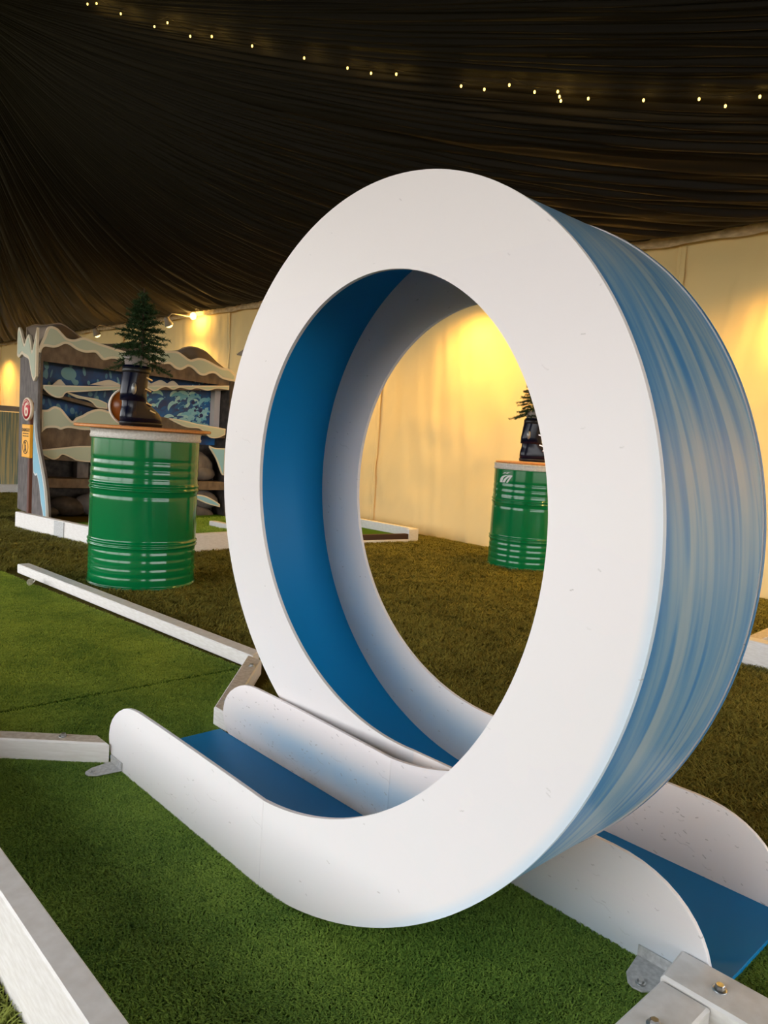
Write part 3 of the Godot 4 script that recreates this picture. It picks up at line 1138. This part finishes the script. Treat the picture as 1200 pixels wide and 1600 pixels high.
	# upper shelf
	var s1 := outline(V([0.04, 1.174, 0.4, 1.20, 0.676, 1.229, 0.910, 1.257, 1.35, 1.30, 1.753, 1.340]), V([0.04, 1.144, 0.092, 1.097, 0.149, 1.072, 0.199, 1.081, 0.231, 1.122, 0.339, 1.141, 0.686, 1.195, 0.85, 1.225, 0.911, 1.241, 1.004, 1.210, 1.070, 1.248, 1.121, 1.262, 1.183, 1.243, 1.252, 1.270, 1.350, 1.259, 1.421, 1.282, 1.531, 1.267, 1.622, 1.297, 1.753, 1.296]))
	snow_board(t, s1, -0.005, 0.012, M.snow_tint, M.snow)
	st = mb()
	board(st, V([0.036, 1.135, 1.76, 1.295, 1.76, 1.325, 0.036, 1.16]), 0.27, 0.0, Transform3D(Basis(), Vector3(0, 0, -0.026)))
	obj("shelf", st, M.brown, t)
	for h in [[0.20, 0.06, 0.05], [0.62, 0.16, 0.05], [0.96, 0.09, 0.05], [1.10, 0.12, 0.055], [1.22, 0.08, 0.05]]:
		st = mb()
		var y: float = 1.172 + h[0] * 0.094
		board(st, smooth(V([h[0] - h[1], y - 0.01, h[0] - h[1] * 0.5, y + h[2] * 0.5, h[0], y + h[2], h[0] + h[1] * 0.4, y + h[2] * 0.7, h[0] + h[1], y - 0.008])), 0.02, 0.001, Transform3D(Basis(), Vector3(0, 0, -0.12)))
		obj("snow_mound", st, M.snow, t)
	# sloping run under it, from the left end
	st = mb()
	board(st, V([0.036, 1.10, 0.56, 1.0, 0.62, 1.0, 0.62, 1.02, 0.036, 1.13]), 0.2, 0.0, Transform3D(Basis(), Vector3(0, 0, -0.08)))
	obj("sloping_shelf", st, M.brown, t)
	snow_board(t, outline(V([0.24, 1.135, 0.36, 1.108, 0.43, 1.10, 0.52, 1.09, 0.60, 1.06]), V([0.24, 1.128, 0.34, 1.085, 0.40, 1.08, 0.46, 1.06, 0.51, 1.015, 0.60, 1.01])), -0.07, 0.01, M.snow_tint, M.snow)
	# two snow hills in the middle
	snow_board(t, outline(V([0.036, 0.957, 0.087, 0.961, 0.12, 0.985, 0.151, 0.996, 0.201, 0.978, 0.25, 0.92, 0.295, 0.875, 0.329, 0.910, 0.38, 0.935, 0.429, 0.970, 0.515, 1.003, 0.60, 0.99, 0.72, 0.96]), V([0.036, 0.745, 0.07, 0.785, 0.099, 0.800, 0.165, 0.804, 0.20, 0.79, 0.264, 0.811, 0.4, 0.80, 0.55, 0.81, 0.72, 0.79])), -0.04, 0.02, M.snow_tint, M.snow)
	st = mb()
	board(st, V([0.036, 0.60, 0.9, 0.62, 0.9, 0.83, 0.036, 0.83]), 0.02, 0.0, Transform3D(Basis(), Vector3(0, 0, -0.065)))
	obj("rock_board", st, M.brown, t)
	snow_board(t, outline(V([0.036, 0.605, 0.20, 0.63, 0.36, 0.654, 0.6, 0.66]), V([0.036, 0.58, 0.07, 0.55, 0.134, 0.521, 0.18, 0.535, 0.215, 0.567, 0.29, 0.54, 0.357, 0.514, 0.6, 0.50])), -0.015, 0.012, M.snow_tint, M.snow)
	st = mb()
	board(st, V([0.036, 0.52, 0.7, 0.50, 0.7, 0.54, 0.036, 0.57]), 0.26, 0.0, Transform3D(Basis(), Vector3(0, 0, -0.036)))
	obj("shelf", st, M.brown, t)
	# lower ledge, right-hand slope and rocks
	st = mb()
	box(st, Vector3(0.91, 0.31, -0.15), Vector3(1.74, 0.085, 0.27), 0.003)
	obj("shelf", st, M.brown, t)
	st = mb()
	box(st, Vector3(0.42, 0.43, -0.2), Vector3(0.10, 0.16, 0.14), 0.003)
	obj("rock_block", st, M.rock, t)
	st = mb()
	board(st, V([0.92, 0.86, 1.75, 0.80, 1.75, 0.86, 1.40, 0.90, 1.186, 0.962, 1.013, 0.985, 0.92, 0.95]), 0.24, 0.0, Transform3D(Basis(), Vector3(0, 0, -0.04)))
	obj("sloping_shelf", st, M.brown, t)
	snow_board(t, outline(V([1.16, 0.968, 1.3, 0.955, 1.45, 0.93, 1.6, 0.915, 1.74, 0.90]), V([1.16, 0.955, 1.276, 0.905, 1.36, 0.885, 1.457, 0.885, 1.52, 0.85, 1.58, 0.80, 1.66, 0.80, 1.74, 0.84])), -0.015, 0.012, M.snow_tint, M.snow)
	snow_board(t, outline(V([1.58, 0.72, 1.64, 0.70, 1.75, 0.70]), V([1.58, 0.70, 1.66, 0.58, 1.72, 0.44, 1.75, 0.42])), -0.02, 0.012, M.snow_blue, M.snow)
	snow_board(t, outline(V([1.44, 0.22, 1.55, 0.21, 1.66, 0.16, 1.72, 0.12]), V([1.44, 0.19, 1.52, 0.15, 1.60, 0.12, 1.72, 0.09])), -0.02, 0.012, M.snow_blue, M.snow)
	for q in [[0.30, 0.09, 0.16, 0.09], [0.14, 0.05, 0.09, 0.05], [0.55, 0.1, 0.2, 0.11], [1.42, 0.52, 0.26, 0.16], [1.52, 0.45, 0.18, 0.09], [1.55, 0.17, 0.20, 0.10], [1.45, 0.05, 0.26, 0.07], [1.2, 0.12, 0.2, 0.12]]:
		st = mb()
		ellipsoid(st, Vector3(q[0], q[1], -0.13), Vector3(q[2], q[3], 0.09), 16, Basis(Vector3.BACK, -0.2))
		obj("rock", st, M.cave if q[0] < 0.5 else M.rock, t)
	# the outer end wall: a rock face that spreads towards the floor
	var side := Transform3D(Basis(Vector3(0, 0, -1), Vector3.UP, Vector3(-1, 0, 0)).orthonormalized(), Vector3(-0.002, 0, 0))
	side.basis = Basis(Vector3(0, 0, -1), Vector3.UP, Vector3(1, 0, 0))
	side.basis.z = Vector3(-1, 0, 0)
	st = mb()
	board(st, V([0.66, 0.0, 0.66, 1.60, 0.0, 1.45, 0.0, 0.90, -0.04, 0.715, -0.15, 0.56, -0.26, 0.44, -0.36, 0.30, -0.42, 0.16, -0.45, 0.0]), 0.02, 0.0, side)
	obj("end_wall", st, M.rock, t)
	snow_board(t, outline(V([0.70, 1.66, 0.66, 1.71, 0.60, 1.69, 0.50, 1.60, 0.43, 1.545, 0.36, 1.59, 0.28, 1.62, 0.20, 1.54, 0.155, 1.47, 0.10, 1.52, 0.0, 1.66]), V([0.70, 1.45, 0.62, 1.43, 0.52, 1.455, 0.42, 1.43, 0.263, 1.396, 0.193, 1.308, 0.125, 1.231, 0.06, 1.20, 0.0, 1.24])), 0.02, 0.03, M.snow_tint, M.snow, "snow_board", side)
	snow_board(t, V([0.06, 0.94, 0.0, 0.80, -0.04, 0.715, -0.13, 0.60, -0.22, 0.49, -0.31, 0.385, -0.38, 0.27, -0.43, 0.15, -0.46, 0.02, -0.44, 0.0, -0.37, 0.02, -0.33, 0.09, -0.27, 0.16, -0.20, 0.30, -0.12, 0.39, -0.06, 0.375, 0.0, 0.40, 0.05, 0.55, 0.09, 0.67]), 0.02, 0.02, M.snow_blue, M.snow_white, "snow_board", side)

	# the lane round it
	var K := Vector2(-3.602, -1.455)
	st = mb()
	slab(st, V([-5.3, -1.22, -3.66, -1.53, -3.80, -3.35, -5.8, -3.35]), -0.004, 0.002)
	struct(obj("floor_lane", st, M.lane_base))
	scatter("lane_turf", "small patch of light green turf round the mountain obstacle", tuft(5, 0.014, 0.006, 0.002, 6, 0.7), V([-5.2, -1.22, -3.66, -1.53, -3.82, -3.6, -5.6, -3.6]), 0.016, func(_x, _z): return 1.0, Color(0.2, 0.36, 0.04), Color(0.42, 0.58, 0.09), 54, 0.001)
	var bt := thing("border_board", "white border board with a grey steel plate before the mountain obstacle", "rail")
	st = mb()
	slab(st, PackedVector2Array([Vector2(-5.18, -1.165), K, K + Vector2(-0.01, -0.045), Vector2(-5.19, -1.21)]), 0.0, 0.132, 0.003)
	obj("timber", st, M.rail, bt)
	st = mb()
	var d := (K - Vector2(-5.18, -1.165)).normalized()
	var pb := Basis(Vector3(d.x, 0, d.y), Vector3.UP, Vector3(-d.y, 0, d.x))
	box(st, Vector3(-4.554, 0.066, -1.276), Vector3(0.13, 0.118, 0.006), 0.0015, pb)
	tag(obj("steel_plate", st, M.galv, bt), "grey perforated steel joining plate", "")
	rail("border_board", "white border board right of the nearer drum, turning back along the mountain's lane", PackedVector2Array([K + Vector2(-0.008, -0.05), Vector2(-3.76, -3.2), Vector2(-3.805, -3.2), K + Vector2(-0.055, -0.055)]), 0.132, [], M.rail, 0.003)
	rail("lane_curb", "short white curb lying on the green turf inside the mountain's lane", V([-4.95, -2.77, -4.4, -2.83, -4.4, -2.89, -4.95, -2.83]), 0.05, [], M.rail, 0.003)

	# sign post in front of the rock face
	var post := thing("sign_post", "brown post with a round red number six and a yellow warning sign", "sign", Vector3(-5.2, 0, -1.245), 0.06)
	st = mb()
	box(st, Vector3(0, 0.50, -0.03), Vector3(0.035, 1.0, 0.028), 0.003)
	obj("post", st, M.pole, post)
	var up := Transform3D(Basis(Vector3.RIGHT, PI / 2), Vector3(0, 0.945, 0))
	st = mb()
	lathe(st, V([0, -0.015, 0.088, -0.015, 0.091, -0.012, 0.091, 0.006, 0.088, 0.009, 0.0, 0.009]), 48, up)
	obj("number_disc", st, M.cream, post)
	st = mb()
	lathe(st, V([0.0, 0.008, 0.078, 0.008, 0.078, 0.0105, 0.0, 0.0105]), 48, up)
	obj("red_face", st, M.red, post)
	letters("6", 0.105, Vector3(0, 0.938, 0.011), M.cream, post, "numeral", true)
	st = mb()
	for k in 9:
		var w := deg_to_rad(150.0 - k * 15.0)
		box(st, Vector3(cos(w) * 0.066, 0.945 + sin(w) * 0.066, 0.0115), Vector3(0.009, 0.010, 0.002), 0.0, Basis(Vector3.BACK, w - PI / 2))
	obj("arc_lettering", st, M.cream, post)
	st = mb()
	box(st, Vector3(0, 0.693, -0.004), Vector3(0.155, 0.262, 0.026), 0.004)
	obj("warning_plate", st, M.yellow, post)
	letters("DANGER", 0.026, Vector3(0, 0.780, 0.0095), M.ink, post, "warning_word", true)
	st = mb()
	for row in [0.752, 0.732]:
		for k in 6:
			box(st, Vector3(-0.048 + k * 0.019, row, 0.0098), Vector3(0.012, 0.008, 0.0014))
	obj("small_print", st, M.ink, post)
	st = mb()
	var ring := Transform3D(Basis(Vector3.RIGHT, PI / 2), Vector3(0, 0.645, 0.009))
	lathe(st, V([0.049, 0.0, 0.055, 0.0, 0.055, 0.0015, 0.049, 0.0015, 0.049, 0.0]), 40, ring)
	box(st, Vector3(0.0, 0.645, 0.0098), Vector3(0.006, 0.1, 0.0014), 0.0, Basis(Vector3.BACK, 0.5))
	ellipsoid(st, Vector3(-0.004, 0.678, 0.0095), Vector3(0.010, 0.010, 0.002), 10)
	board(st, V([-0.016, 0.664, 0.006, 0.664, 0.004, 0.630, 0.022, 0.606, 0.014, 0.602, -0.006, 0.626, -0.016, 0.602, -0.026, 0.604, -0.014, 0.634]), 0.0015, 0.0, Transform3D(Basis(), Vector3(0, 0, 0.0105)))
	obj("pictogram", st, M.ink, post)


func letters(text: String, h: float, at: Vector3, m: Material, parent: Node3D, called: String, bold := false) -> void:
	var tm := TextMesh.new()
	var fo := SystemFont.new()
	fo.font_names = PackedStringArray(["Droid Sans"])
	if bold:
		fo.font_weight = 700
	tm.font = fo
	tm.text = text
	tm.font_size = 64
	tm.pixel_size = h / 46.0
	tm.depth = 0.0015
	var o := MeshInstance3D.new()
	o.mesh = tm
	o.material_override = m
	o.name = called
	o.position = at
	parent.add_child(o, true)


# ---------------------------------------------------------------- things farther off
func build_far_things() -> void:
	# painted waterfall at the far left
	var t := thing("waterfall_panel", "low painted waterfall panel at the left edge beyond the mountain obstacle", "golf obstacle", Vector3(-8.2, 0, -1.2))
	var st := mb()
	st.set_smooth_group(-1)
	quad(st, Vector3(0.001, 0.06, 1.2), Vector3(0.001, 0.06, -1.3), Vector3(0.001, 0.93, -1.3), Vector3(0.001, 0.93, 1.2), Vector3.RIGHT, Vector2(0, 1), Vector2(3, 1), Vector2(3, 0), Vector2(0, 0))
	box(st, Vector3(-0.02, 0.48, -0.05), Vector3(0.04, 0.9, 2.5))
	obj("painted_panel", st, M.cascade, t)
	st = mb()
	box(st, Vector3(-0.01, 0.97, -0.05), Vector3(0.10, 0.06, 2.5), 0.005)
	obj("cap", st, M.roof, t)
	st = mb()
	box(st, Vector3(0.03, 0.05, -0.05), Vector3(0.10, 0.1, 2.5), 0.005)
	obj("base_board", st, M.rail, t)
	var sp := Transform3D(Basis(Vector3.UP, PI / 2), Vector3(0.09, 0, -0.92))
	snow_board(t, smooth(V([-0.02, 0.0, -0.02, 0.06, 0.02, 0.12, 0.06, 0.18, 0.11, 0.30, 0.17, 0.38, 0.22, 0.30, 0.24, 0.15, 0.24, 0.0])), 0.0, 0.03, M.snow_blue, M.snow_white, "splash_cutout", sp)
	rail("border_board", "white border board at the foot of the waterfall panel, far left", V([-7.7, -2.1, -6.5, -2.15, -6.5, -2.2, -7.7, -2.15]), 0.12, [], M.rail, 0.003)
	# a hut peeping out between the mountain and the loop
	t = thing("snow_hut", "narrow brown hut with a snowy cap peeping out left of the loop", "golf obstacle", Vector3(-5.95, 0, -4.08))
	st = mb()
	box(st, Vector3(0, 0.86, 0), Vector3(0.68, 1.72, 0.4), 0.005)
	obj("body", st, M.brown, t)
	st = mb()
	board(st, smooth(V([-0.38, 1.735, -0.36, 1.76, -0.24, 1.80, -0.1, 1.86, 0.08, 1.90, 0.28, 1.86, 0.36, 1.78, 0.38, 1.73, 0.2, 1.72, 0.0, 1.725, -0.2, 1.72, -0.38, 1.735])), 0.5, 0.01, Transform3D(Basis(), Vector3(0, 0, 0.25)))
	tag(obj("snowy_cap", st, M.roof, t), "pale snowy cap", "")
	# white-railed lane by the wall, seen through the loop
	t = thing("walled_lane", "small raised green lane with white rails against the cream wall", "golf lane", Vector3(-3.52, 0, -3.95))
	st = mb()
	slab(st, V([-0.02, 0.0, -0.10, 0.55, -0.95, 0.50, -0.95, -0.05, -0.02, -0.05]), 0.0, 0.045)
	obj("green", st, M.lane_base, t)
	st = mb()
	slab(st, V([0.0, 0.02, -0.06, 0.02, -0.13, 0.62, -0.08, 0.62]), 0.0, 0.030, 0.002)
	obj("base_strip", st, M.rail, t)
	st = mb()
	slab(st, V([0.0, -0.10, -1.6, -0.10, -1.6, -0.05, 0.0, -0.05]), 0.0, 0.122, 0.003)
	obj("far_rail", st, M.rail, t)
	st = mb()
	slab(st, V([0.0, -0.05, -0.05, -0.05, -0.05, 0.018, 0.0, 0.018]), 0.0, 0.119, 0.003)
	obj("corner_post", st, M.rail, t)
	st = mb()
	slab(st, V([-0.006, 0.02, -0.05, 0.02, -0.12, 0.62, -0.085, 0.62]), 0.030, 0.078, 0.002)
	obj("dark_rail", st, M.dark_board, t)
	# white box of a water hole at the right edge
	t = thing("pond_surround", "white box edge round a blue pool at the right, behind the loop", "golf obstacle", Vector3(-0.13, 0, -2.60))
	st = mb()
	slab(st, V([0.0, 0.0, 1.5, 0.02, 1.5, -0.045, 0.0, -0.075]), 0.0, 0.118, 0.003)
	obj("white_rail", st, M.rail, t)
	st = mb()
	slab(st, V([0.0, -0.076, 0.06, -0.073, 0.02, -0.9, -0.05, -0.9]), 0.0, 0.117, 0.003)
	obj("white_rail", st, M.rail_worn, t)
	st = mb()
	slab(st, V([0.055, -0.07, 1.5, -0.05, 1.5, -0.9, 0.015, -0.9]), 0.0, 0.085, 0.002)
	tag(obj("pool", st, M.pond, t), "blue painted pool", "")


# ---------------------------------------------------------------- lamps
func build_lamps() -> void:
	var names := {-10.78: "leftmost floodlight at the eave, above the mountain's left end", -8.42: "floodlight at the eave just right of the little pine's crown", -5.2: "eave floodlight hidden behind the upper left of the loop", -3.3: "eave floodlight behind the top of the loop, brightening the cream wall", -2.1: "added unseen floodlight behind the streaked outer skin of the loop, evening the wall light", -0.55: "eave floodlight just past the right edge over the cream wall", 0.9: "added unseen floodlight past the right edge, evening the light on the cream wall", 2.4: "eave floodlight farthest right over the cream wall", -13.9: "eave floodlight beyond the left edge, next past the leftmost visible one", -16.4: "eave floodlight farthest off at the left end of the cream wall"}  # entries called added are unseen lamps put in to even the wall light
	for x in names:
		var t := thing("eave_floodlight", names[x], "floodlight", Vector3(x, 2.28, BACK + 0.40), 0.0, "")
		var b := Basis(Vector3.RIGHT, 0.5)
		var st := mb()
		lathe(st, V([0, 0.07, 0.03, 0.065, 0.036, 0.03, 0.055, -0.03, 0.06, -0.05, 0.056, -0.05, 0.05, -0.03, 0.0, -0.025]), 24, Transform3D(b, Vector3(0, 0, 0.05)))
		obj("housing", st, M.housing, t)
		st = mb()
		ellipsoid(st, b * Vector3(0, -0.045, 0) + Vector3(0, 0, 0.05), Vector3(0.048, 0.034, 0.048), 16, b)
		obj("lamp_lens", st, M.lens, t)
		st = mb()
		tube(st, PackedVector3Array([Vector3(0, 0.06, 0.05), Vector3(0, 0.12, 0.0), Vector3(0, 0.12, -0.33)]), 0.009)
		obj("bracket", st, M.housing, t)
		var l := SpotLight3D.new()
		l.name = "lamp_light"
		l.light_color = rgb8(255, 198, 98)
		l.light_energy = 2.2
		l.spot_range = 30
		l.spot_attenuation = 2
		l.spot_angle = 80
		l.spot_angle_attenuation = 1.0
		l.light_size = 0.05
		l.shadow_enabled = true
		t.add_child(l)
		l.position = Vector3(0, -0.095, 0.02)
		l.rotation.x = -PI / 2 + 0.05
	var t := thing("bare_bulb", "bare glowing bulb at the eave above the mountain obstacle", "bulb", Vector3(-8.33, 2.40, BACK + 0.13))
	var st := mb()
	ellipsoid(st, Vector3.ZERO, Vector3(0.045, 0.05, 0.045), 16)
	obj("bulb", st, M.lens, t)
	st = mb()
	lathe(st, V([0, 0.045, 0.018, 0.045, 0.018, 0.09, 0, 0.09]), 14)
	obj("socket", st, M.housing, t)
	var o := OmniLight3D.new()
	o.name = "bulb_light"
	o.light_color = rgb8(255, 206, 112)
	o.light_energy = 0.3
	o.omni_range = 30
	o.omni_attenuation = 2
	o.light_size = 0.04
	o.shadow_enabled = true
	t.add_child(o)


func build_fairy_lights() -> void:
	var pts := [Vector3(-4.90, 3.99, -1.51), Vector3(-4.78, 3.96, -1.53), Vector3(-4.58, 3.86, -1.63), Vector3(-4.30, 3.73, -1.76), Vector3(-4.14, 3.71, -1.78), Vector3(-3.99, 3.61, -1.88), Vector3(-3.78, 3.56, -1.93), Vector3(-3.47, 3.45, -2.06), Vector3(-3.08, 3.31, -2.21), Vector3(-2.79, 3.21, -2.34), Vector3(-2.64, 3.16, -2.41), Vector3(-2.46, 3.12, -2.46), Vector3(-2.07, 3.00, -2.63), Vector3(-1.93, 2.96, -2.68), Vector3(-1.77, 2.95, -2.71), Vector3(-1.64, 2.90, -2.78), Vector3(-1.51, 2.88, -2.82), Vector3(-1.51, 2.86, -2.84), Vector3(-1.52, 2.85, -2.87), Vector3(-1.36, 2.83, -2.90), Vector3(-1.08, 2.78, -3.00), Vector3(-0.81, 2.74, -3.08), Vector3(-0.70, 2.70, -3.15), Vector3(-0.53, 2.70, -3.15)]
	var t := thing("fairy_lights", "string of tiny warm lights hung along the black ceiling lining", "string lights")
	var wire := PackedVector3Array()
	var r := RandomNumberGenerator.new()
	r.seed = 5
	wire.append(Vector3(-5.13, 4.08, -1.40))
	var st := mb()
	lathe(st, V([0, -0.009, 0.004, -0.008, 0.006, -0.003, 0.006, 0.003, 0.003, 0.008, 0, 0.008]), 10)
	var bulb := mesh_of(st)
	st = mb()
	lathe(st, V([0, 0.007, 0.004, 0.007, 0.004, 0.018, 0, 0.019]), 8)
	var cap := mesh_of(st)
	for p in pts:
		var hang := r.randf_range(0.02, 0.045)
		if wire.size() and (p - wire[wire.size() - 1]).length() > 0.09:
			var q := wire[wire.size() - 1]
			wire.append(q.lerp(p + Vector3(0, hang, 0), 0.5) - Vector3(0, 0.008, 0))
			wire.append(p + Vector3(0, hang, 0))
		for part in [["bulb", bulb, M.fairy], ["socket", cap, M.wire]]:
			var o := MeshInstance3D.new()
			o.mesh = part[1]
			o.material_override = part[2]
			o.name = part[0]
			o.position = p
			t.add_child(o, true)
		var l := OmniLight3D.new()
		l.name = "bulb_light"
		l.light_color = rgb8(255, 205, 96)
		l.light_energy = 0.004
		l.omni_range = 20
		l.omni_attenuation = 2
		l.light_size = 0.008
		l.shadow_enabled = true
		l.position = p
		t.add_child(l, true)
	wire.append(Vector3(-0.13, 2.71, -3.32))
	st = mb()
	tube(st, wire, 0.0018, 5)
	obj("wire", st, M.wire, t)
